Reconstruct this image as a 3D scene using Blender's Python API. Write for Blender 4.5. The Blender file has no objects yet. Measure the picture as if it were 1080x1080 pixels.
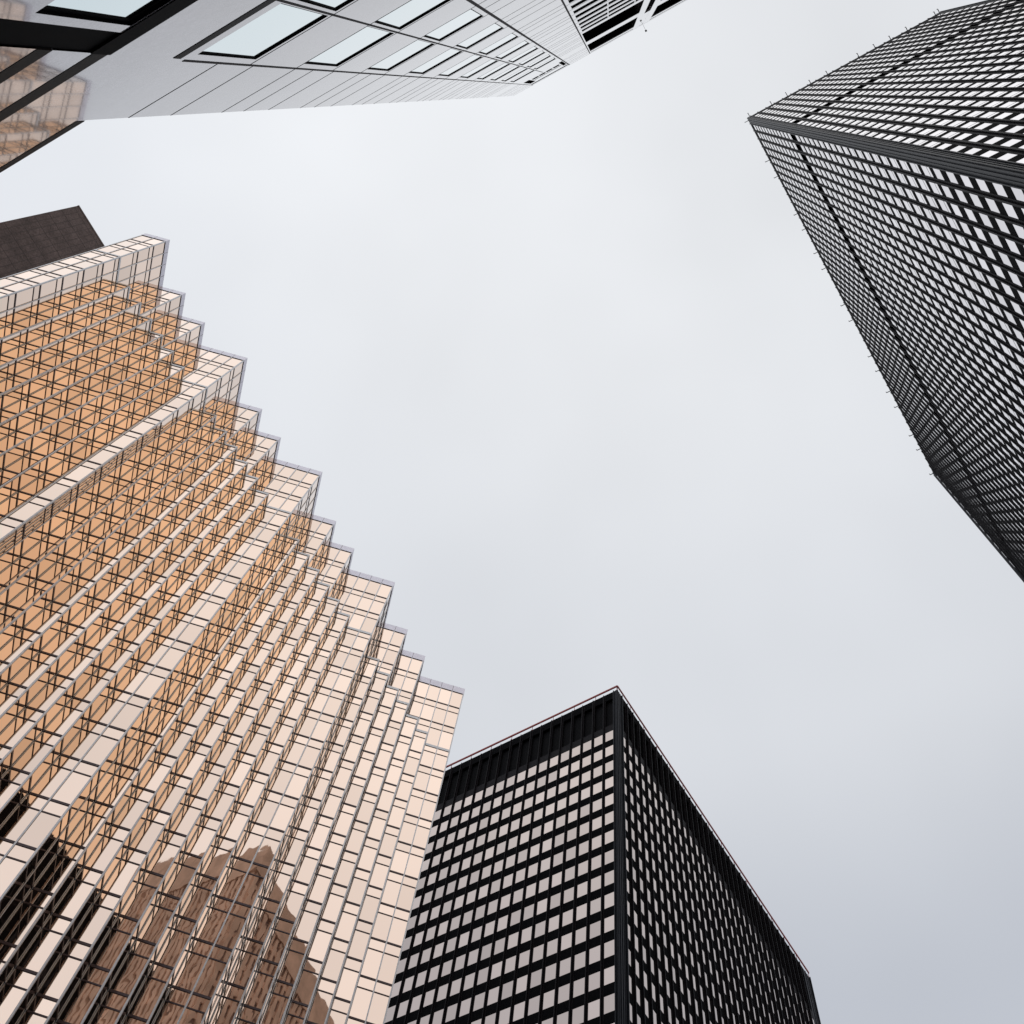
import bpy, math, random
from mathutils import Matrix, Vector

# ------------------------------------------------------------------ camera
SC = bpy.context.scene
COL = SC.collection
EYE = 1.6
RIGHT = Vector((0.848609702, 0.517170799, 0.111337047))
DOWN = Vector((-0.492775753, 0.849324777, -0.189260350))
FWD = Vector((-0.192441240, 0.105743972, 0.975594476))
cam_data = bpy.data.cameras.new('camera')
cam = bpy.data.objects.new('camera', cam_data)
COL.objects.link(cam)
cam.matrix_world = Matrix(((RIGHT.x, -DOWN.x, -FWD.x, 0), (RIGHT.y, -DOWN.y, -FWD.y, 0),
                           (RIGHT.z, -DOWN.z, -FWD.z, EYE), (0, 0, 0, 1)))
cam_data.sensor_width = 36
cam_data.sensor_fit = 'HORIZONTAL'
cam_data.lens = 899.8544 / 1080 * 36
cam_data.shift_x = 0.0
cam_data.shift_y = -0.25
cam_data.clip_end = 20000
SC.camera = cam

# ------------------------------------------------------------------ sky and sun
SUN_EL, SUN_AZ = math.radians(35), math.radians(-40)
world = bpy.data.worlds.new('World'); SC.world = world; world.use_nodes = True
nt = world.node_tree; nt.nodes.clear()
N = lambda t: nt.nodes.new(t)
out = N('ShaderNodeOutputWorld'); bg = N('ShaderNodeBackground'); bg.inputs['Strength'].default_value = 0.1
sky = N('ShaderNodeTexSky'); sky.sky_type = 'NISHITA'; sky.sun_disc = False
sky.sun_elevation = SUN_EL; sky.sun_rotation = math.pi/2 - SUN_AZ
tc = N('ShaderNodeTexCoord')
sep = N('ShaderNodeSeparateXYZ'); nt.links.new(tc.outputs['Generated'], sep.inputs[0])
# overcast: brighter overhead, cooler and dimmer towards the horizon, broad soft clouds
ramp = N('ShaderNodeValToRGB'); nt.links.new(sep.outputs['Z'], ramp.inputs['Fac'])
ramp.color_ramp.interpolation = 'EASE'
cr = ramp.color_ramp.elements
cr[0].position = 0.0; cr[0].color = (0.42, 0.435, 0.50, 1)
cr[1].position = 1.0; cr[1].color = (0.79, 0.805, 0.828, 1)
e = cr.new(0.60); e.color = (0.525, 0.552, 0.608, 1)
e = cr.new(0.78); e.color = (0.69, 0.711, 0.748, 1)
noi = N('ShaderNodeTexNoise'); noi.inputs['Scale'].default_value = 2.3; noi.inputs['Detail'].default_value = 3.0
noi.inputs['Roughness'].default_value = 0.45
mp = N('ShaderNodeMapping'); mp.inputs['Location'].default_value = (0.35, 0.1, 0.0)
nt.links.new(tc.outputs['Generated'], mp.inputs[0]); nt.links.new(mp.outputs[0], noi.inputs['Vector'])
mr = N('ShaderNodeMapRange'); mr.inputs['From Min'].default_value = 0.3; mr.inputs['From Max'].default_value = 0.7
mr.inputs['To Min'].default_value = 0.95; mr.inputs['To Max'].default_value = 1.07
nt.links.new(noi.outputs['Fac'], mr.inputs['Value'])
# sky lifted on this side, added to brighten what the gold glass mirrors
dotn = N('ShaderNodeVectorMath'); dotn.operation = 'DOT_PRODUCT'
dotn.inputs[1].default_value = (0.45, -0.89, 0.0)
nt.links.new(tc.outputs['Generated'], dotn.inputs[0])
mr2 = N('ShaderNodeMapRange'); mr2.inputs['From Min'].default_value = 0.12; mr2.inputs['From Max'].default_value = 0.85
mr2.inputs['To Min'].default_value = 1.0; mr2.inputs['To Max'].default_value = 1.12
nt.links.new(dotn.outputs['Value'], mr2.inputs['Value'])
mu = N('ShaderNodeMath'); mu.operation = 'MULTIPLY'
nt.links.new(mr.outputs[0], mu.inputs[0]); nt.links.new(mr2.outputs[0], mu.inputs[1])
sc_ = N('ShaderNodeVectorMath'); sc_.operation = 'SCALE'
nt.links.new(ramp.outputs['Color'], sc_.inputs[0]); nt.links.new(mu.outputs[0], sc_.inputs['Scale'])
# added warm patch, mirrored orange by the gold folds; a soft brighter patch north
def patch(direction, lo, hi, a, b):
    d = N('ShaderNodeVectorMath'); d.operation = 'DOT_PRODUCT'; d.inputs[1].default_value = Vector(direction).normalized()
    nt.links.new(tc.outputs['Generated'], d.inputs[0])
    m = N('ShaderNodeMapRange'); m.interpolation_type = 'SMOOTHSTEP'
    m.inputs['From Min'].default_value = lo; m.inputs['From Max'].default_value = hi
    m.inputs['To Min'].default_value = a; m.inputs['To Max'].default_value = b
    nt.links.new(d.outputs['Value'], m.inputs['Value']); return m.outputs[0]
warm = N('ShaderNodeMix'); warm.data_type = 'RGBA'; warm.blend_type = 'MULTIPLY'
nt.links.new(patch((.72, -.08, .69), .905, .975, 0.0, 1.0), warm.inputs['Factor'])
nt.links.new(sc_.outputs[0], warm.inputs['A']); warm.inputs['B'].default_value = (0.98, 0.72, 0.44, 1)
sc2 = N('ShaderNodeVectorMath'); sc2.operation = 'SCALE'; sc2.inputs['Scale'].default_value = 10.6
spot = N('ShaderNodeMath'); spot.operation = 'MULTIPLY'; spot.inputs[1].default_value = 10.4
nt.links.new(patch((-.053, .417, .907), .90, 1.0, 1.0, 1.045), spot.inputs[0]); lift = N('ShaderNodeMath'); lift.operation = 'MULTIPLY'
nt.links.new(spot.outputs[0], lift.inputs[0]); nt.links.new(patch((-.50, -.30, .80), .72, 1.0, 1.0, 1.13), lift.inputs[1])
nt.links.new(lift.outputs[0], sc2.inputs['Scale'])
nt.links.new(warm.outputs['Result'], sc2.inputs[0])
mx = N('ShaderNodeMix'); mx.data_type = 'RGBA'; mx.inputs['Factor'].default_value = 0.93
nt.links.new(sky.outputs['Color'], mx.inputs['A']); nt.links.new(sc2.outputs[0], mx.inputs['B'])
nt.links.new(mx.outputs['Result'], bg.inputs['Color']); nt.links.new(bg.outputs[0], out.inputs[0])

sun_data = bpy.data.lights.new('sun', 'SUN'); sun_data.energy = 0.5; sun_data.angle = math.radians(100)
sun_data.color = (1.0, 0.95, 0.88)
sun = bpy.data.objects.new('sun', sun_data); COL.objects.link(sun)
sdir = Vector((math.cos(SUN_EL)*math.cos(SUN_AZ), math.cos(SUN_EL)*math.sin(SUN_AZ), math.sin(SUN_EL)))
sun.rotation_euler = (-sdir).to_track_quat('-Z', 'Y').to_euler()
sun.location = (0, 0, 300)

SC.view_settings.view_transform = 'Standard'; SC.view_settings.look = 'None'
SC.view_settings.exposure = 0.0; SC.view_settings.gamma = 1.0
SC.render.resolution_x = 1024; SC.render.resolution_y = 1024
SC.cycles.max_bounces = 10; SC.cycles.glossy_bounces = 8; SC.cycles.diffuse_bounces = 3
rnd = random.Random(7)

# ------------------------------------------------------------------ materials
def mat(name, col, rough=0.5, metal=0.0, coat=0.0, coat_ior=1.5, spec=0.5, var=0.0, noise=None, bump=None, joints=None):
    """var: value change from one separate piece to the next; noise=(scale, amount) mottling;
    bump=(scale vector, distance); joints=(width, height, depth, line, darkness)"""
    m = bpy.data.materials.new(name); m.use_nodes = True
    t = m.node_tree; b = t.nodes['Principled BSDF']
    b.inputs['Base Color'].default_value = (*col, 1); b.inputs['Roughness'].default_value = rough
    b.inputs['Metallic'].default_value = metal
    b.inputs['Coat Weight'].default_value = coat; b.inputs['Coat IOR'].default_value = coat_ior
    b.inputs['Coat Roughness'].default_value = 0.02
    b.inputs['Specular IOR Level'].default_value = spec
    n = lambda k: t.nodes.new(k); L = t.links.new
    fac = None
    def mul(a, bb):
        q = n('ShaderNodeMath'); q.operation = 'MULTIPLY'
        L(a, q.inputs[0]); L(bb, q.inputs[1]); return q.outputs[0]
    if var:
        g = n('ShaderNodeNewGeometry'); oi = n('ShaderNodeObjectInfo')
        ad = n('ShaderNodeMath'); ad.operation = 'ADD'; L(g.outputs['Random Per Island'], ad.inputs[0]); L(oi.outputs['Random'], ad.inputs[1])
        fr = n('ShaderNodeMath'); fr.operation = 'FRACT'; L(ad.outputs[0], fr.inputs[0])
        r = n('ShaderNodeMapRange'); r.inputs['To Min'].default_value = 1-var; r.inputs['To Max'].default_value = 1+var*0.5
        L(fr.outputs[0], r.inputs['Value']); fac = r.outputs[0]
    if noise:
        co = n('ShaderNodeTexCoord')
        for s_, a_ in noise:
            no = n('ShaderNodeTexNoise'); no.inputs['Scale'].default_value = s_; no.inputs['Detail'].default_value = 4
            L(co.outputs['Object'], no.inputs['Vector'])
            r = n('ShaderNodeMapRange'); r.inputs['From Min'].default_value = 0.3; r.inputs['From Max'].default_value = 0.7
            r.inputs['To Min'].default_value = 1-a_; r.inputs['To Max'].default_value = 1+a_
            L(no.outputs['Fac'], r.inputs['Value'])
            fac = r.outputs[0] if fac is None else mul(fac, r.outputs[0])
    if fac is not None:
        v = n('ShaderNodeVectorMath'); v.operation = 'SCALE'; v.inputs[0].default_value = col
        L(fac, v.inputs['Scale']); L(v.outputs[0], b.inputs['Base Color'])
    if bump:
        co = n('ShaderNodeTexCoord'); mpn = n('ShaderNodeMapping'); mpn.inputs['Scale'].default_value = bump[0]
        L(co.outputs['Object'], mpn.inputs[0])
        no = n('ShaderNodeTexNoise'); no.inputs['Scale'].default_value = 1.0; no.inputs['Detail'].default_value = 1.5
        no.inputs['Distortion'].default_value = 1.2
        L(mpn.outputs[0], no.inputs['Vector'])
        bu = n('ShaderNodeBump'); bu.inputs['Strength'].default_value = 1.0; bu.inputs['Distance'].default_value = bump[1]
        L(no.outputs['Fac'], bu.inputs['Height']); L(bu.outputs[0], b.inputs['Normal']); L(bu.outputs[0], b.inputs['Coat Normal'])
    return m

M = {
 'gold_glass': mat('gold_mirror_glass', (0.88, 0.685, 0.555), 0.01, 1.0, coat=1.0, coat_ior=1.60, var=0.13, bump=((0.42, 0.42, 0.30), 0.0028)),
 'silver': mat('brushed_aluminium', (0.56, 0.56, 0.57), 0.38, 0.8, noise=[(3, .08)]),
 'coping': mat('aluminium_coping', (0.64, 0.62, 0.69), 0.35, 0.75, noise=[(2, .06)]),
 'bronze': mat('dark_bronze_bar', (0.085, 0.062, 0.066), 0.35, 0.5, noise=[(3, .2)]),
 'core': mat('dark_interior', (0.02, 0.02, 0.02), 0.9),
 'roof': mat('roof_gravel', (0.25, 0.24, 0.23), 0.95, noise=[(1.5, .2)]),
 'black': mat('black_painted_steel', (0.006, 0.006, 0.007), 0.65, spec=0.015, noise=[(2.0, .25)]),
 'fin': mat('black_steel_fin', (0.012, 0.010, 0.012), 0.50, spec=0.07, noise=[(1.4, .25)]),
 'corner': mat('black_steel_corner', (0.020, 0.022, 0.028), 0.42, spec=0.15, noise=[(.5, .2)]),
 'louvre': mat('black_louvre', (0.005, 0.005, 0.006), 0.8, spec=0.1),
 'bronze_glass': mat('bronze_tinted_glass', (0.72, 0.575, 0.49), 0.04, 1.0, coat=1.0, coat_ior=2.0, var=0.20),
 'clear_glass': mat('grey_tinted_glass', (0.80, 0.76, 0.785), 0.03, 1.0, coat=1.0, coat_ior=1.5, var=0.16),
 'granite': mat('polished_grey_granite', (0.52, 0.505, 0.54), 0.05, 0.40, coat=0.85, coat_ior=1.55, noise=[(55, .12), (9, .06), (.30, .09)]),
 'granite_dark': mat('dark_flamed_granite', (0.018, 0.016, 0.016), 0.6, spec=0.15, noise=[(30, .5)]),
 'joint': mat('dark_joint', (0.06, 0.055, 0.06), 0.8),
 'frame': mat('black_window_frame', (0.006, 0.006, 0.007), 0.7, spec=0.05),
 'blue_glass': mat('pale_blue_glass', (0.74, 0.87, 0.885), 0.05, 1.0, coat=1.0, coat_ior=1.5, var=0.03),
 'brown': mat('brown_stone', (0.135, 0.103, 0.098), 0.75, spec=0.2, noise=[(.35, .25), (3, .3)]),
 'brown_dark': mat('brown_stone_joint', (0.075, 0.058, 0.056), 0.8),
 'red': mat('red_painted_rail', (0.42, 0.04, 0.035), 0.5),
 'tan': mat('tan_stone', (0.80, 0.56, 0.42), 0.8, noise=[(.3, .2)]),
 'tan_wall': mat('tan_stone_wall', (0.30, 0.20, 0.16), 0.85),
 'pave': mat('concrete_paving', (0.22, 0.215, 0.21), 0.85, noise=[(.4, .15), (6, .1)]),
 'asphalt': mat('asphalt', (0.05, 0.05, 0.052), 0.9, noise=[(8, .2)]),
 'lamp': mat('grey_plastic', (0.05, 0.05, 0.05), 0.5),
}

# ------------------------------------------------------------------ helpers
class MB:
    def __init__(s): s.v = []; s.f = []; s.m = []
    def quad(s, a, b, c, d, mi=0):
        i = len(s.v); s.v += [tuple(a), tuple(b), tuple(c), tuple(d)]; s.f.append((i, i+1, i+2, i+3)); s.m.append(mi)
    def hexa(s, p, mi=0):
        """p: eight corners, bottom ring then top ring (counter-clockwise from above)"""
        i = len(s.v); s.v += [tuple(q) for q in p]
        for f in ((3,2,1,0),(4,5,6,7),(0,1,5,4),(1,2,6,5),(2,3,7,6),(3,0,4,7)):
            s.f.append(tuple(i+k for k in f)); s.m.append(mi)
    def prism(s, poly, z0, z1, mi=0):
        """poly: plan outline counter-clockwise"""
        i = len(s.v); n = len(poly)
        s.v += [(p[0], p[1], z0) for p in poly] + [(p[0], p[1], z1) for p in poly]
        s.f.append(tuple(i+n-1-k for k in range(n))); s.m.append(mi)
        s.f.append(tuple(i+n+k for k in range(n))); s.m.append(mi)
        for k in range(n):
            j = (k+1) % n; s.f.append((i+k, i+j, i+n+j, i+n+k)); s.m.append(mi)
    def build(s, name, mats, parent=None):
        me = bpy.data.meshes.new(name); me.from_pydata(s.v, [], s.f)
        for m_ in (mats if isinstance(mats, (list, tuple)) else [mats]): me.materials.append(m_)
        me.polygons.foreach_set('material_index', s.m); me.update()
        o = bpy.data.objects.new(name, me); COL.objects.link(o)
        if parent is not None: o.parent = parent
        return o

def thing(name, label, cat, loc, group=None):
    o = bpy.data.objects.new(name, None); COL.objects.link(o); o.location = (0, 0, 0)
    o.empty_display_size = 5
    o['label'] = label; o['category'] = cat
    if group: o['group'] = group
    return o

def px(p):
    """where a point shows, in pixels of a 1080 picture, for ranking what shows largest"""
    v = Vector(p) - Vector((0, 0, EYE)); d = v.dot(FWD)
    if d < 1: return None
    return 540 + 899.85*v.dot(RIGHT)/d, 270 + 899.85*v.dot(DOWN)/d

def shows(quad, normal):
    v = Vector(quad[0]) - Vector((0, 0, EYE))
    if v.dot(normal) > 0: return 0
    q = [px(p) for p in quad]
    if None in q: return 0
    cx = sum(a[0] for a in q)/4; cy = sum(a[1] for a in q)/4
    if not (-5 < cx < 1085 and -5 < cy < 1085): return 0
    return abs(sum(q[i][0]*q[(i+1) % 4][1]-q[(i+1) % 4][0]*q[i][1] for i in range(4)))/2

def windows(parent, name, quads, m, limit=100, hidden=None):
    """quads: [(corners, normal)]; the hundred that show largest are parts, the rest one part"""
    sc = []
    for k, (q, n) in enumerate(quads):
        a = shows(q, n)
        if hidden and a and hidden(q): a = 0
        sc.append((-a, k))
    sc.sort()
    for a, k in sc[:limit]:
        mb = MB(); mb.quad(*quads[k][0]); mb.build(name, m, parent)
    if len(sc) > limit:
        mb = MB()
        for a, k in sc[limit:]: mb.quad(*quads[k][0])
        o = mb.build(name, m, parent); o['kind'] = 'stuff'

# a wall frame: s along the wall, d out of the wall, z up from the eye
class Wall:
    def __init__(s, origin, ang, outward, H):
        s.o = Vector((origin[0], origin[1], 0)); a = math.radians(ang)
        s.e = Vector((math.cos(a), math.sin(a), 0)); s.n = Vector((-s.e.y, s.e.x, 0))
        if s.n.dot(Vector((*outward, 0))) < 0: s.n = -s.n
        s.H = H
    def p(s, a, d, z):
        q = s.o + s.e*a + s.n*d; return (q.x, q.y, z)
    def box(s, mb, s0, s1, d0, d1, z0, z1, mi=0):
        r = [(s0, d0), (s1, d0), (s1, d1), (s0, d1)]
        if (s.e.x*s.n.y - s.e.y*s.n.x) < 0: r = [r[0], r[3], r[2], r[1]]
        mb.hexa([s.p(a, d, z0) for a, d in r] + [s.p(a, d, z1) for a, d in r], mi)
    def quad(s, s0, s1, d, z0, z1):
        q = [s.p(s0, d, z0), s.p(s1, d, z0), s.p(s1, d, z1), s.p(s0, d, z1)]
        return q if (s.e.x*s.n.y - s.e.y*s.n.x) < 0 else [q[1], q[0], q[3], q[2]]

# ------------------------------------------------------------------ ground and street
g = MB(); g.quad((-6000, -6000, 0), (6000, -6000, 0), (6000, 6000, 0), (-6000, 6000, 0))
o = g.build('ground', M['pave']); o['kind'] = 'structure'
g = MB(); g.prism([(-4, 6), (300, 6), (300, 18), (-4, 18)], 0.004, 0.008)
o = g.build('road', M['asphalt']); o['kind'] = 'structure'

# ------------------------------------------------------------------ gold glass tower
GH = 112.0
G0 = Vector((-0.56263813, -0.12641085))*GH
BAY = 0.01570066*GH
D1 = Vector((math.sqrt(.5), math.sqrt(.5))); D2 = Vector((-math.sqrt(.5), math.sqrt(.5)))
gp = lambda a, b: G0 + D1*(a*BAY) + D2*(b*BAY)
def zig(steps):
    pts = [(-2, 0), (0, 0)]; a = b = 0
    for k in range(4):
        for db, da in steps:
            b += db; pts.append((a, b)); a += da; pts.append((a, b))
    return pts
UP = zig([(4, 2), (2, 2), (2, 4)])
LO = zig([(2, 1), (1, 1), (1, 1), (1, 1), (1, 1), (1, 1), (1, 2)])
tail = [(32, 36), (-2, 36)]
gold = thing('gold_glass_tower', 'gold mirror glass tower with a sawtooth stepped front and silver grid of mullions', 'tower', (0, 0, 0))
ZR = 1.0035*GH+EYE; ZC = .9935*GH+EYE; ZT = .8945*GH+EYE
PITCH = .0353*GH; SP = .0098*GH
zk = [.9664*GH + EYE - k*PITCH for k in range(0, 28)]
zk = [z for z in zk if z > 3]

def offset(poly, d):
    """move every edge of a rectilinear lattice outline inwards by d metres"""
    n = len(poly); out_ = []
    P = [gp(*q) for q in poly]
    for i in range(n):
        a, b, c = P[i-1], P[i], P[(i+1) % n]
        e1 = (b-a).normalized(); e2 = (c-b).normalized()
        n1 = Vector((-e1.y, e1.x)); n2 = Vector((-e2.y, e2.x))
        out_.append(b + (n1+n2)*d if abs(e1.dot(e2)) < .5 else b + n1*d)
    return out_
# outline order: (-2,0)->(0,0)->(0,b).. is it counter-clockwise?
def area(P): return sum(P[i].x*P[(i+1) % len(P)].y - P[(i+1) % len(P)].x*P[i].y for i in range(len(P)))
upoly, lpoly = UP+tail, LO+tail
CCW = area([gp(*q) for q in upoly]) > 0
assert CCW
flat = lambda P: [(p.x, p.y) for p in P]
mb = MB(); mb.prism(flat(offset(lpoly, .35)), 0, ZT-.4); mb.prism(flat(offset(upoly, .35)), ZT-.39, ZR-.6)
mb.build('inner_wall', M['core'], gold)
mb = MB(); mb.prism(flat(offset(upoly, .10)), ZR-.59, ZR-.30); mb.build('roof', M['roof'], gold)
mb = MB(); mb.prism(flat(offset(lpoly, .06)), ZT-.34, ZT-.02); mb.build('terrace_roof', M['coping'], gold)
def ring(mb, poly, d_in, d_out, z0, z1, last=None):
    """a band round the outline between two offsets (negative = outside)"""
    A = offset(poly, d_out); B = offset(poly, d_in); n = len(poly)
    for i in range(n):
        j = (i+1) % n
        mb.hexa([(A[i].x, A[i].y, z0), (A[j].x, A[j].y, z0), (B[j].x, B[j].y, z0), (B[i].x, B[i].y, z0),
                 (A[i].x, A[i].y, z1), (A[j].x, A[j].y, z1), (B[j].x, B[j].y, z1), (B[i].x, B[i].y, z1)])
# roof coping with its joints
mb = MB(); ring(mb, upoly, .4, -.06, ZC, ZR); mb.build('roof_coping', M['coping'], gold)
# horizontal bars: one ring for each floor
def bars(poly, z, heavy=True):
    mb = MB()
    ring(mb, poly, .2, -.030, z-.09, z+.09)
    ring(mb, poly, .2, -.02, z-SP-.05, z-SP+.05)
    mb.build('floor_bar', M['bronze'], gold)
for k, z in enumerate(zk):
    if z > ZT + .5: bars(upoly, z)
    elif z > ZT - 1.5: 
        mb = MB(); ring(mb, lpoly, .2, -.05, ZT-.36, ZT); mb.build('terrace_edge', M['silver'], gold)
        mb = MB(); ring(mb, lpoly, .2, -.02, ZT-1.25-.05, ZT-1.25+.05); mb.build('floor_bar', M['bronze'], gold)
    else: bars(lpoly, z)
mb = MB(); ring(mb, upoly, .2, -.02, ZC-.10, ZC-.002); mb.build('head_bar', M['bronze'], gold)

def edges(poly):
    n = len(poly)
    return [(poly[i], poly[(i+1) % n]) for i in range(n)]
panes = []
def glaze(poly, zlo, zhi, zlist):
    for (a0, b0), (a1, b1) in edges(poly):
        n_ = abs(a1-a0)+abs(b1-b0); P = gp(a0, b0); Q = gp(a1, b1)
        e_ = (Q-P).normalized(); nor = Vector((e_.y, -e_.x))
        for i in range(n_):
            p = P + e_*(BAY*i + .03); q = P + e_*(BAY*(i+1) - .03)
            ztop = zhi
            cuts = []
            for z in zlist:
                cuts += [z, z-SP]
            cuts = sorted([c for c in cuts if zlo+.3 < c < zhi-.3], reverse=True) + [zlo]
            for c in cuts:
                t1, t2 = rnd.gauss(0, .0011), rnd.gauss(0, .0011)
                h = (ztop-c)
                d = [-.02 - t1*BAY/2 - t2*h/2, -.02 + t1*BAY/2 - t2*h/2, -.02 + t1*BAY/2 + t2*h/2, -.02 - t1*BAY/2 + t2*h/2]
                cs = [(p, c), (q, c), (q, ztop), (p, ztop)]
                panes.append(([( (w_ + nor*(dd)).x, (w_ + nor*(dd)).y, zz) for (w_, zz), dd in zip(cs, d)], Vector((nor.x, nor.y, 0))))
                ztop = c
glaze(upoly, ZT, ZC, [z for z in zk if z > ZT+.5])
glaze(lpoly, 0.1, ZT-.3, [ZT-1.25+SP] + [z for z in zk if z < ZT-1.5])
windows(gold, 'glass_pane', panes, M['gold_glass'])

# vertical mullions: each bay line, stouter at the outer corners
mull = []
def posts(poly, z0, z1, skip):
    n = len(poly)
    for i in range(n):
        (a0, b0), (a1, b1) = poly[i], poly[(i+1) % n]
        pa, pb = poly[i-1]
        L_ = abs(a1-a0)+abs(b1-b0)
        P = gp(a0, b0); Q = gp(a1, b1); e_ = (Q-P).normalized(); nor = Vector((e_.y, -e_.x))
        e0 = (P-gp(pa, pb)).normalized()
        cross = e0.x*e_.y - e0.y*e_.x
        if (a0, b0, 'c') not in skip:
            mbb = MB()
            if cross > 0:       # outer corner: two leaves and a fine nosing
                n0 = Vector((e0.y, -e0.x))
                c = P
                for (u, w, s_) in ((e_, nor, 1), (-e0, n0, 1)):
                    A = c + u*(-.02) + w*(-.05); 
                    pts_ = [c, c + u*.12, c + u*.12 + w*.035, c + w*.035]
                    if (pts_[1]-pts_[0]).x*(pts_[2]-pts_[1]).y - (pts_[1]-pts_[0]).y*(pts_[2]-pts_[1]).x < 0: pts_ = pts_[::-1]
                    mbb.prism(flat(pts_), z0, z1)
                k_ = nor+n0
                q_ = [c, c+nor*.035, c+k_*.035, c+n0*.035]
                if area(q_) < 0: q_ = q_[::-1]
                mbb.prism(flat(q_), z0, z1)
            else:
                q_ = [P, P+e_*.06, P+e_*.06+nor*.06, P+nor*.06]
                if area(q_) < 0: q_ = q_[::-1]
                mbb.prism(flat(q_), z0, z1)
            mull.append((P, mbb, z0, z1))
        for j in range(1, L_):
            c = P + e_*(BAY*j)
            if (a0, b0, a1, b1, j) in skip: continue
            mbb = MB()
            q_ = [c-e_*.07, c+e_*.07, c+e_*.07+nor*.045, c-e_*.07+nor*.045]
            if area(q_) < 0: q_ = q_[::-1]
            mbb.prism(flat(q_), z0, z1); mull.append((c, mbb, z0, z1))
posts(upoly, ZT, ZC, set())
posts(lpoly, 0, ZT-.37, set())
# the bay lines of the coping
mb = MB()
for (a0, b0), (a1, b1) in edges(upoly)[:-3]:
    P = gp(a0, b0); Q = gp(a1, b1); e_ = (Q-P).normalized(); nor = Vector((e_.y, -e_.x))
    for j in range(1, abs(a1-a0)+abs(b1-b0)):
        c = P + e_*(BAY*j); q_ = [c-e_*.025+nor*.03, c+e_*.025+nor*.03, c+e_*.025+nor*.064, c-e_*.025+nor*.064]
        if area(q_) < 0: q_ = q_[::-1]
        mb.prism(flat(q_), ZC, ZR)
mb.build('coping_joint', M['bronze'], gold)
def mlen(t):
    c, _, z0, z1 = t
    if c.y > 75 or c.x < -95: return 0
    best = 0
    pts_ = [px((c.x, c.y, z0+(z1-z0)*k/12)) for k in range(13)]
    for k in range(12):
        a, b = pts_[k], pts_[k+1]
        if a and b and -20 < b[0] < 1100 and -20 < b[1] < 1100: best += math.hypot(a[0]-b[0], a[1]-b[1])
    return best
mull.sort(key=lambda t: -mlen(t))
for c, mbb, z0, z1 in mull[:100]: mbb.build('mullion', M['silver'], gold)
rest = MB()
for c, mbb, z0, z1 in mull[100:]:
    i = len(rest.v); rest.v += mbb.v; rest.f += [tuple(i+k for k in f) for f in mbb.f]; rest.m += mbb.m
o = rest.build('mullion', M['silver'], gold); o['kind'] = 'stuff'

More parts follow.
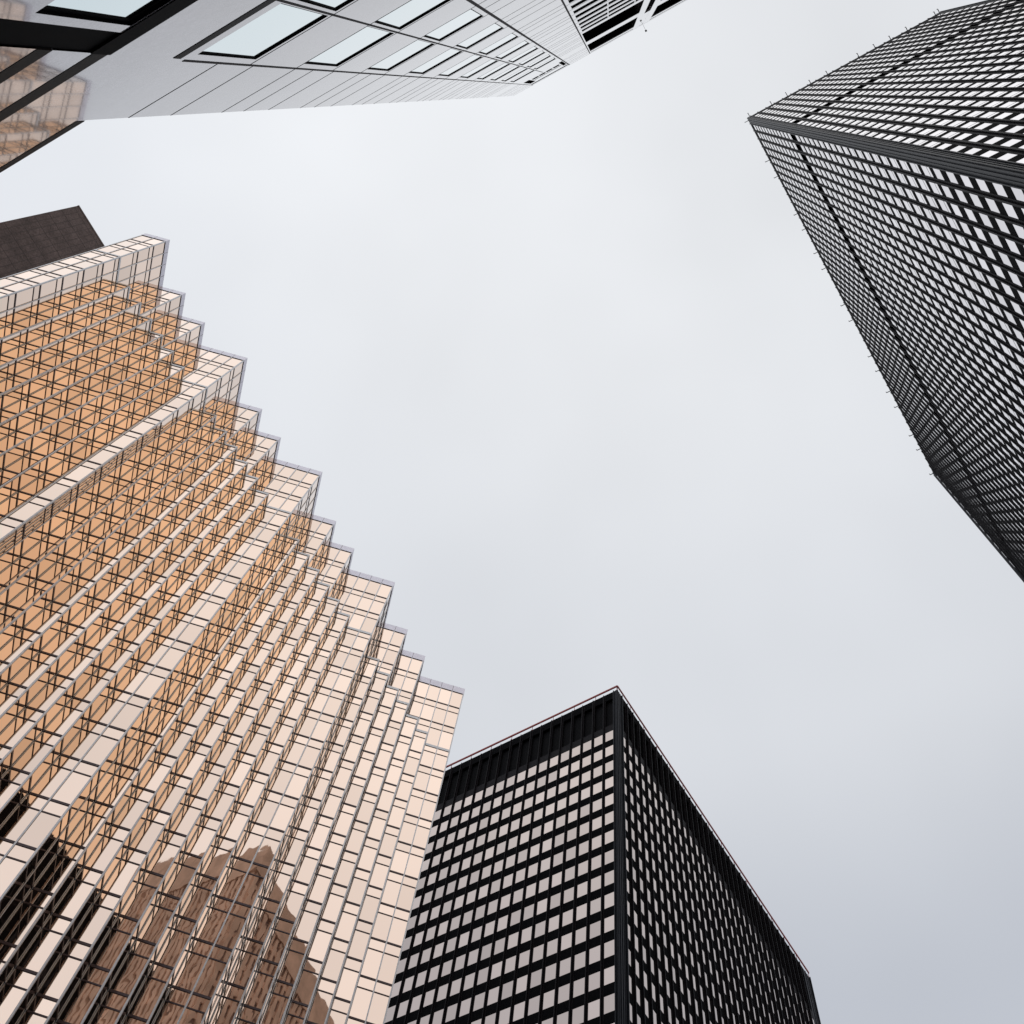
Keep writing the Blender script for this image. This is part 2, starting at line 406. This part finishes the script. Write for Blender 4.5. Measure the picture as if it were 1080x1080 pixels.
# ------------------------------------------------------------------ black steel towers
def black_tower(name, label, corner, H, a1, a2, f1, f2, top, pitch, wh, glass, mech, fin, rec, roofz=1.0, group=None, tall=None):
    """corner: roof corner (plan, per metre of height); a1/a2: directions of the two walls that show;
    f = (s of first window, window width, bay, number, wall length)"""
    root = thing(name, label, 'tower', (0, 0, 0), group)
    C = Vector(corner)*H; ZTOP = roofz*H+EYE
    d1 = Vector((math.cos(math.radians(a1)), math.sin(math.radians(a1)))); d2 = Vector((math.cos(math.radians(a2)), math.sin(math.radians(a2))))
    W1 = Wall(C, a1, -d2, H); W2 = Wall(C, a2, -d1, H)
    L1, L2 = f1[4]*H, f2[4]*H
    def rect(inset):
        q = [C + d1*inset + d2*inset, C + d1*(L1-inset) + d2*inset, C + d1*(L1-inset) + d2*(L2-inset), C + d1*inset + d2*(L2-inset)]
        return flat(q if area(q) > 0 else q[::-1])
    mb = MB(); mb.prism(rect(.5), 0, ZTOP-.5); mb.build('inner_wall', M['louvre'], root)
    nfl = int(top*H/(pitch*H))
    tops = [top*H+EYE-k*pitch*H for k in range(nfl+1)]
    tops = [t for t in tops if t-wh*H > 4]
    # parapet
    zc = tops[0]
    m0, m1 = mech
    blk = [(m0*H+EYE, m1*H+EYE)]
    def in_mech(z): return any(lo-.05 < z < hi+.05 for lo, hi in blk)
    mb = MB(); mb.prism(rect(0), (max(m1, top) if m1 > top else top)*H+EYE, ZTOP)
    mb.build('parapet', M['black'], root)
    quads = []
    prev = None
    for k, t in enumerate(tops):
        h_ = tall[1] if tall and (t-EYE)/H > tall[0] else wh      # taller glass on the upper floors
        b = t-h_*H
        nxt = tops[k+1] if k+1 < len(tops) else 4
        if not in_mech(.5*(t+b)):
            for W, f, in ((W1, f1), (W2, f2)):
                for i in range(f[3]):
                    s0 = (f[0]+i*f[2])*H; quads.append((W.quad(s0-.04, s0+f[1]*H+.04, -rec, b-.03, t+.03), W.n))
            z_hi = b
            if in_mech(.5*(nxt + nxt-wh*H)): z_lo = m1*H+EYE
            else: z_lo = nxt
        else:
            z_hi = m0*H+EYE; z_lo = nxt
        mb = MB(); mb.prism(rect(0), z_lo, z_hi)
        if h_ != wh and not in_mech(.5*(t+b)): mb.prism(rect(.02), b+(t-b)*.30, b+(t-b)*.30+.07)
        mb.build('spandrel_band', M['black'], root)
    if m1 > top:
        mb = MB(); mb.prism(rect(0), top*H+EYE, m0*H+EYE); mb.build('spandrel_band', M['fin'], root)
    windows(root, 'window', quads, glass)
    # mullions: a flat cover with a projecting steel fin
    for W, f in ((W1, f1), (W2, f2)):
        gap = (f[2]-f[1])*H
        for i in range(1, f[3]):
            c = (f[0]+i*f[2])*H - gap/2
            mb = MB()
            W.box(mb, c-gap/2, c+gap/2, -.3, .012, 0, ZTOP-.35)
            W.box(mb, c-.03, c+.03, .012, fin-.03, 0, ZTOP-.2)
            W.box(mb, c-.08, c+.08, fin-.03, fin, 0, ZTOP-.2)
            mb.build('mullion', M['fin'], root)
    # corner columns
    for s_, W, f in ((0, W1, f1), (1, W2, f2)):
        w_ = f[0]*H
        for near in (True, False):
            mb = MB()
            if near: a, b = (0, w_)
            else: a, b = f[4]*H-(f[4]-f[0]-(f[3]-1)*f[2]-f[1])*H, f[4]*H
            W.box(mb, a + (.02 if near else 0), b, -.5, .02, 0, ZTOP-.04)
            if b-a > .5:
                W.box(mb, a+(b-a)*.30, a+(b-a)*.30+.12, .02, .14, 0, ZTOP-.06)
                W.box(mb, b-.16, b-.02, .02, fin, 0, ZTOP-.06)
                W.box(mb, a+(b-a)*.62, a+(b-a)*.62+.10, .02, .10, 0, ZTOP-.06)
                if near: W.box(mb, a+.03, a+.2, .02, .12, 0, ZTOP-.06)
            mb.build('corner_column', M['corner'], root)
    mb = MB(); mb.prism(rect(.3), ZTOP+.002, ZTOP+.05); mb.build('roof', M['roof'], root)
    return root, W1, W2, ZTOP, L1, L2

td, TW1, TW2, TZ, TL1, TL2 = black_tower(
    'black_office_tower', 'black steel tower at the bottom with pinkish windows and a red rail round its roof',
    (-0.37878952, 0.67332626), 151.0, 179.05, 88.65,
    (.0057, .0121, .0161, 22, .3635), (.0108, .0093, .0145, 33, .5022),
    .932, .02423, .0147, M['bronze_glass'], (.942, .988), .29, .04, group='black steel office towers')
tr, RW1, RW2, RZ, RL1, RL2 = black_tower(
    'black_office_tower', 'tall black steel tower at the upper right with a dark louvre band below its top',
    (0.11680477, 0.10700258), 222.0, 91.66, 1.5,
    (.0075, .0068, .0103, 46, .4835), (.0046, .0060, .01005, 22, .2285),
    .98275, .01685, .0098, M['clear_glass'], (.7665, .7850), .20, .03, group='black steel office towers', tall=(.4500, .0124))

# red rail and its posts along the roof edge of the lower tower
for W, L_ in ((TW1, TL1), (TW2, TL2)):
    mb = MB(); W.box(mb, -.1, L_, .0, .22, TZ+.75, TZ+1.05); mb.build('roof_rail', M['red'], td)
    n_ = int(L_/2.44/2)
    for i in range(n_+1):
        mb = MB(); s_ = L_*i/n_; W.box(mb, s_-.04+(.1 if i == 0 else 0), s_+.04+(.1 if i == 0 else 0), -.06, .02, TZ-.1, TZ+1.0); mb.build('rail_post', M['red'], td)
# short steel arms that stick out from the roof edge of the tall tower
for W, ss, L_ in ((RW1, [.003, .054, .075, .124, .144, .175, .196, .245, .266, .315, .335, .364, .385, .425, .445, .480], RL1),
                  (RW2, [.003, .030, .049, .077, .097, .134, .153, .171, .190, .222, .2265], RL2)):
    for s_ in ss:
        s_ *= 222; mb = MB()
        out_ = .85+.25*rnd.random()
        W.box(mb, s_-.07, s_+.07, -.2, out_, RZ-.5, RZ-.34)
        W.box(mb, s_-.07, s_+.07, out_-.15, out_, RZ-.34, RZ+.15)
        mb.build('roof_arm', M['lamp'], tr)

# ------------------------------------------------------------------ granite tower close by
SH = 61.0
stone = thing('granite_clad_tower', 'near tower clad in polished pale grey granite with long pale blue windows', 'tower', (0, 0, 0))
th = math.radians(3.0); se = Vector((math.cos(th), math.sin(th))); sn = Vector((math.sin(th), -math.cos(th)))
SO = sn*(0.04709*SH)                       # foot of the wall nearest to the eye
SW = Wall(SO, 3.0, (-sn.x, -sn.y), SH)
S = lambda v: v*SH
Z = lambda v: v*SH+EYE
class Face:
    """a flat clad wall with openings: cells between all the hole edges, reveals round each hole"""
    def __init__(s, s0, s1, z0, z1): s.b = (s0, s1, z0, z1); s.h = []
    def hole(s, s0, s1, z0, z1, d): s.h.append((s0, s1, z0, z1, d))
    def build(s, W, name, mats, parent, joints=(), vjoints=()):
        mb = MB(); S0, S1, Z0, Z1 = s.b
        ss = sorted(set([S0, S1] + [v for h in s.h for v in h[:2]])); zs = sorted(set([Z0, Z1] + [v for h in s.h for v in h[2:4]]))
        for i in range(len(ss)-1):
            for j in range(len(zs)-1):
                cs, cz = (ss[i]+ss[i+1])/2, (zs[j]+zs[j+1])/2
                if any(h[0] < cs < h[1] and h[2] < cz < h[3] for h in s.h): continue
                mb.quad(*W.quad(ss[i], ss[i+1], 0, zs[j], zs[j+1]), 0)
        for a, b, c, d, k in s.h:
            P = W.p
            mb.quad(P(a, 0, d), P(b, 0, d), P(b, -k, d), P(a, -k, d), 2)     # head
            mb.quad(P(a, -k, c), P(b, -k, c), P(b, 0, c), P(a, 0, c), 2)     # sill
            mb.quad(P(a, 0, c), P(a, 0, d), P(a, -k, d), P(a, -k, c), 2)     # jambs
            mb.quad(P(b, -k, c), P(b, -k, d), P(b, 0, d), P(b, 0, c), 2)
        for (a, b, z, t) in joints: W.box(mb, a, b, -.02, .003, z-t/2, z+t/2, 1)
        for (x_, c, d, t) in vjoints: W.box(mb, x_-t/2, x_+t/2, -.02, .0045, c, d, 1)
        return mb.build(name, mats, parent)

sL, sV1, sV2, sV3, sV4 = S(-.1003), S(-.0741), S(-.0498), S(-.0272), S(0.0000)
sEnd = S(.42); zPod = Z(.1725); zTop = Z(1.0)
GM = [M['granite'], M['joint'], M['frame']]
heads = [Z(.2041+.0637*k) for k in range(-2, 10)]
gh = .0300*SH
# left strip, full height above the podium line
J = []
for h in heads:
    for dz in (-gh, -gh/2, .0045*SH): J.append(h+dz)
def strip_joints(a, b, lo, hi): return [(a, b, z, .022) for z in J if lo+.2 < z < hi-.2] + [(a, b, Z(v), .022) for v in (.853, .872, .905, .940, .965)]
f = Face(sL, sV1, zPod-.002, zTop)
f.build(SW, 'cladding', GM, stone, strip_joints(sL, sV1, zPod, zTop), [(sV1-.02, zPod, zTop, .045)])
# corner return of the strip (turns away from the street)
mb = MB()
mb.quad(SW.p(sL, 0, zPod), SW.p(sL, -30, zPod), SW.p(sL, -30, zTop), SW.p(sL, 0, zTop)); mb.build('side_wall', M['granite'], stone)
# window bay
f = Face(sV1, sV3, Z(.1455), zTop)
wins = []
for k in range(0, 10):
    h = Z(.2041+.0637*k)
    for a, b in ((S(-.0717), S(-.0505)), (S(-.0484), S(-.0290))):
        f.hole(a, b, h-gh, h, .035); wins.append((a, b, h-gh, h))
mz0, mz1 = Z(.866), Z(.948)
f.hole(S(-.0720), S(-.0655), mz0, mz1, .5); f.hole(S(-.0315), S(-.0278), mz0-.6, mz1, .5)
louv = []
for q in range(4):
    a = S(-.0640)+q*S(.0080); f.hole(a, a+S(.0070), mz0+.8, mz0+2.3, .12); louv.append((a, a+S(.0070), mz0+.8, mz0+2.3))
f.hole(S(-.0640), S(-.0325), mz0+3.0, mz0+3.5, .15)
f.hole(S(-.0735), S(-.0276), Z(.966), Z(.984), .10)
J1 = [(sV1, sV3, Z(.2041+.0637*k)+.10, .02) for k in range(10)] + [(sV1, sV3, Z(.2041+.0637*k)-gh-.02, .02) for k in range(1, 10)]
f.build(SW, 'cladding', GM, stone, J1, [(sV2, Z(.1455), mz0, .04)])
def pane_part(a, b, c, d, depth, inner=.045):
    fr = MB()
    for (x0, x1, y0, y1) in ((a, b, c, c+inner), (a, b, d-inner, d), (a, a+inner, c+inner, d-inner), (b-inner, b, c+inner, d-inner)):
        SW.box(fr, x0, x1, -depth-.03, -depth+.006, y0, y1)
    wf = fr.build('window', M['frame'], stone)
    p_ = MB(); p_.quad(*SW.quad(a+inner-.01, b-inner+.01, -depth, c+inner-.01, d-inner+.01)); p_.build('pane', M['blue_glass'], wf)
for a, b, c, d in wins: pane_part(a, b, c, d, .028, .035)
mb = MB()
for a, b, c, d in louv:
    q = c+.08
    while q < d: SW.box(mb, a, b, -.11, -.02, q, q+.05); q += .16
mb.build('louvre', M['joint'], stone)
mb = MB(); SW.box(mb, sV1-2, sV3+2, -1.2, -.56, mz0-2, zTop-.3); mb.build('plant_room_wall', M['louvre'], stone)
# dark sill course under the first windows
mb = MB(); SW.box(mb, sV1+.02, S(-.0505)+1.3, .0025, .006, Z(.1672), Z(.1702)); mb.build('sill_course', M['granite_dark'], stone)
# pier between the two window bays
f = Face(sV3, sV4, Z(.1455), zTop)
f.build(SW, 'cladding', GM, stone, strip_joints(sV3, sV4, Z(.1455), zTop), [(sV3+.03, Z(.1455), zTop, .07), (sV4-.03, Z(.1455), zTop, .06)])
# right bay: close set dark heads, then the open plant floors
f = Face(sV4, sEnd, Z(.1455), zTop)
rb = []
zq = .4395
zz = [zq-.0297*k for k in range(1, 9)][::-1] + [zq+.0297*k for k in range(0, 8)]
for v in zz:
    x_ = S(.0020)
    for n_ in range(5):
        a = x_+n_*S(.0215); rb.append((a, a+S(.0207), Z(v)-.95, Z(v)))
for a, b, c, d in rb: f.hole(a, b, c, d, .055)
f.hole(S(.0010), S(.30), Z(.668), Z(.782), .6)
f.hole(S(.0010), S(.0525), Z(.826), Z(.940), .6)
f.hole(S(.0585), S(.0640), Z(.60), Z(.803), .61)
f.hole(S(.0700), S(.30), Z(.826), Z(.940), .6)
f.hole(S(.0010), S(.30), Z(.968), Z(.985), .12)
f.build(SW, 'cladding', GM, stone, [(sV4, sEnd, Z(v)+.2, .015) for v in zz], [])
for a, b, c, d in rb: pane_part(a, b, c, d, .045, .03)
mb = MB(); SW.box(mb, sV4+.2, sEnd-.1, -1.4, -.66, Z(.55), zTop-.3); mb.build('plant_room_wall', M['louvre'], stone)
# white pillar standing across the open floors
mb = MB(); SW.box(mb, S(.0515), S(.0582), -.3, .10, Z(.60), Z(.955)); SW.box(mb, S(.0642), S(.0710), -.3, .10, Z(.60), Z(.955)); SW.box(mb, S(.0582), S(.0642), -.3, .08, Z(.806), Z(.955))
mb.build('pillar', M['granite'], stone)
mb = MB(); SW.box(mb, sV4+.05, S(.30), -.3, .03, Z(.945), Z(.9665)); mb.build('roof_band', M['granite'], stone)
# roof cap and body
mb = MB(); SW.box(mb, sL+.01, sEnd, -30, -1.45, Z(.17), zTop-.25); SW.box(mb, sL, sEnd, -30, .003, zTop+.002, zTop+.25); mb.build('roof_cap', M['granite'], stone)
mb = MB(); SW.box(mb, S(.0660), S(.0660)+.015, .004, .5, zTop+.1, zTop+.115); SW.box(mb, S(.0650), S(.0650)+.13, .42, .54, zTop+.0, zTop+.14); mb.build('roof_arm', M['lamp'], stone)

# lower storeys: polished bands between dark bars, out to the left past the tower's corner
sP = S(-.62)
f = Face(sP, sV1, Z(.1448), zPod); f.build(SW, 'cladding', GM, stone, [], [])
mb = MB(); SW.box(mb, sP, sL-.02, -.4, .006, Z(.1695), zPod+.0); mb.build('podium_coping', M['granite_dark'], stone)
f = Face(sP, sV1, Z(.1295), Z(.1405)); f.build(SW, 'cladding', GM, stone)
f = Face(sP, sV1, 0, Z(.1258)); f.build(SW, 'cladding', GM, stone)
for lo, hi in ((.1405, .1448), (.1258, .1295)):
    mb = MB(); SW.box(mb, sP, sV1, -.25, .005, Z(lo), Z(hi)); mb.build('dark_course', M['granite_dark'], stone)
mb = MB(); SW.box(mb, sP, sL-.05, -25, -.41, 0, zPod-.05); mb.build('podium_body', M['core'], stone)
# deep black slot beside the first window, black course over it
mb = MB(); SW.box(mb, sV1+.005, S(-.0672), -.5, -.02, 0, Z(.1398)); mb.build('recessed_slot', M['louvre'], stone)
mb = MB(); SW.box(mb, sV1+.004, sEnd, -.25, .012, Z(.1395), Z(.1453)); mb.build('dark_course', M['frame'], stone)
f = Face(S(-.0672), sEnd, 0, Z(.1395))
lw = []
for n_ in range(5):
    a = S(-.0650)+n_*S(.0262)
    for k in (1, 2): 
        h = Z(.1392-.0637*(k-1)+.0); lw.append((a, a+S(.0235), max(h-.0245*SH, .5), h-.01))
for a, b, c, d in lw: f.hole(a, b, c, d, .06)
f.build(SW, 'cladding', GM, stone)
for a, b, c, d in lw: pane_part(a, b, c, d, .05, .055)

# ------------------------------------------------------------------ brown tower behind the gold one
BH = 150.0
brown = thing('brown_stone_tower', 'plain dark brown stone tower showing its top behind the gold tower', 'tower', (0, 0, 0))
bc = Vector((-0.64009644, -0.22310348))*BH
mb = MB(); bx0, by0 = bc.x, bc.y
BW = Wall(bc, 91.73, (1, 0), BH)
BWid = 36.0
BW.box(mb, 0, BWid, -34, 0, 0, BH+EYE)
mb.build('wall', M['brown'], brown)
mb = MB()
nb = int(BWid/1.2)
for i in range(1, nb): BW.box(mb, i*1.2-.05, i*1.2+.05, 0, .012, 0, BH+EYE-.6)
for k in range(0, int((BH)/3.8)):
    z = BH+EYE-1.2-k*3.8; BW.box(mb, 0, BWid, -.01, .016, z-.05, z+.05)
mb.build('panel_joint', M['brown_dark'], brown)
mb = MB(); BW.box(mb, -.05, BWid, -34, .05, BH+EYE+.002, BH+EYE+.4); mb.build('roof_coping', M['brown'], brown)

# ------------------------------------------------------------------ towers behind the eye, seen only in the mirror glass
HB = 186.0
tan = thing('tan_striped_tower', 'tan tower with upright ribs mirrored in the lower gold glass', 'tower', (0, 0, 0))
tx, ty = 16.4, -69.4
mb = MB(); mb.prism([(tx, ty-46), (tx+46, ty-46), (tx+46, ty), (tx, ty)], 0, HB+EYE); mb.build('wall', M['tan_wall'], tan)
TN = Wall((tx, ty), 0, (0, 1), HB); TWs = Wall((tx, ty), -90, (-1, 0), HB)
for W in (TN, TWs):
    for i in range(0, 23):
        mb = MB(); W.box(mb, i*2.0+.02, i*2.0+1.15, .0, .5, 0, HB+EYE-.3); mb.build('rib', M['tan'], tan)
    mb = MB()
    for k in range(0, 46): W.box(mb, 0, 46, .0, .25, HB-2-k*3.9, HB-.7-k*3.9)
    mb.build('floor_edge', M['tan'], tan)
mb = MB(); mb.prism([(tx-.8, ty-46), (tx+46.2, ty-46), (tx+46.2, ty+.8), (tx-.8, ty+.8)], HB-6, HB+EYE+.5); mb.build('parapet', M['tan'], tan)

dk = thing('dark_glass_tower', 'near black tower mirrored in the narrow side panes of the gold glass', 'tower', (0, 0, 0))
mb = MB(); mb.prism([(54, -68), (92, -68), (92, -16), (54, -16)], 0, 150); mb.build('wall', M['louvre'], dk)
DW = Wall((54, -68), 90, (-1, 0), 150)
for i in range(17):
    mb = MB(); DW.box(mb, i*3+.2, i*3+.5, 0, .3, 0, 149.5); mb.build('rib', M['corner'], dk)
mb = MB()
for k in range(38): DW.box(mb, 0, 52, .0, .05, k*3.9+2, k*3.9+2.5)
mb.build('floor_edge', M['fin'], dk)
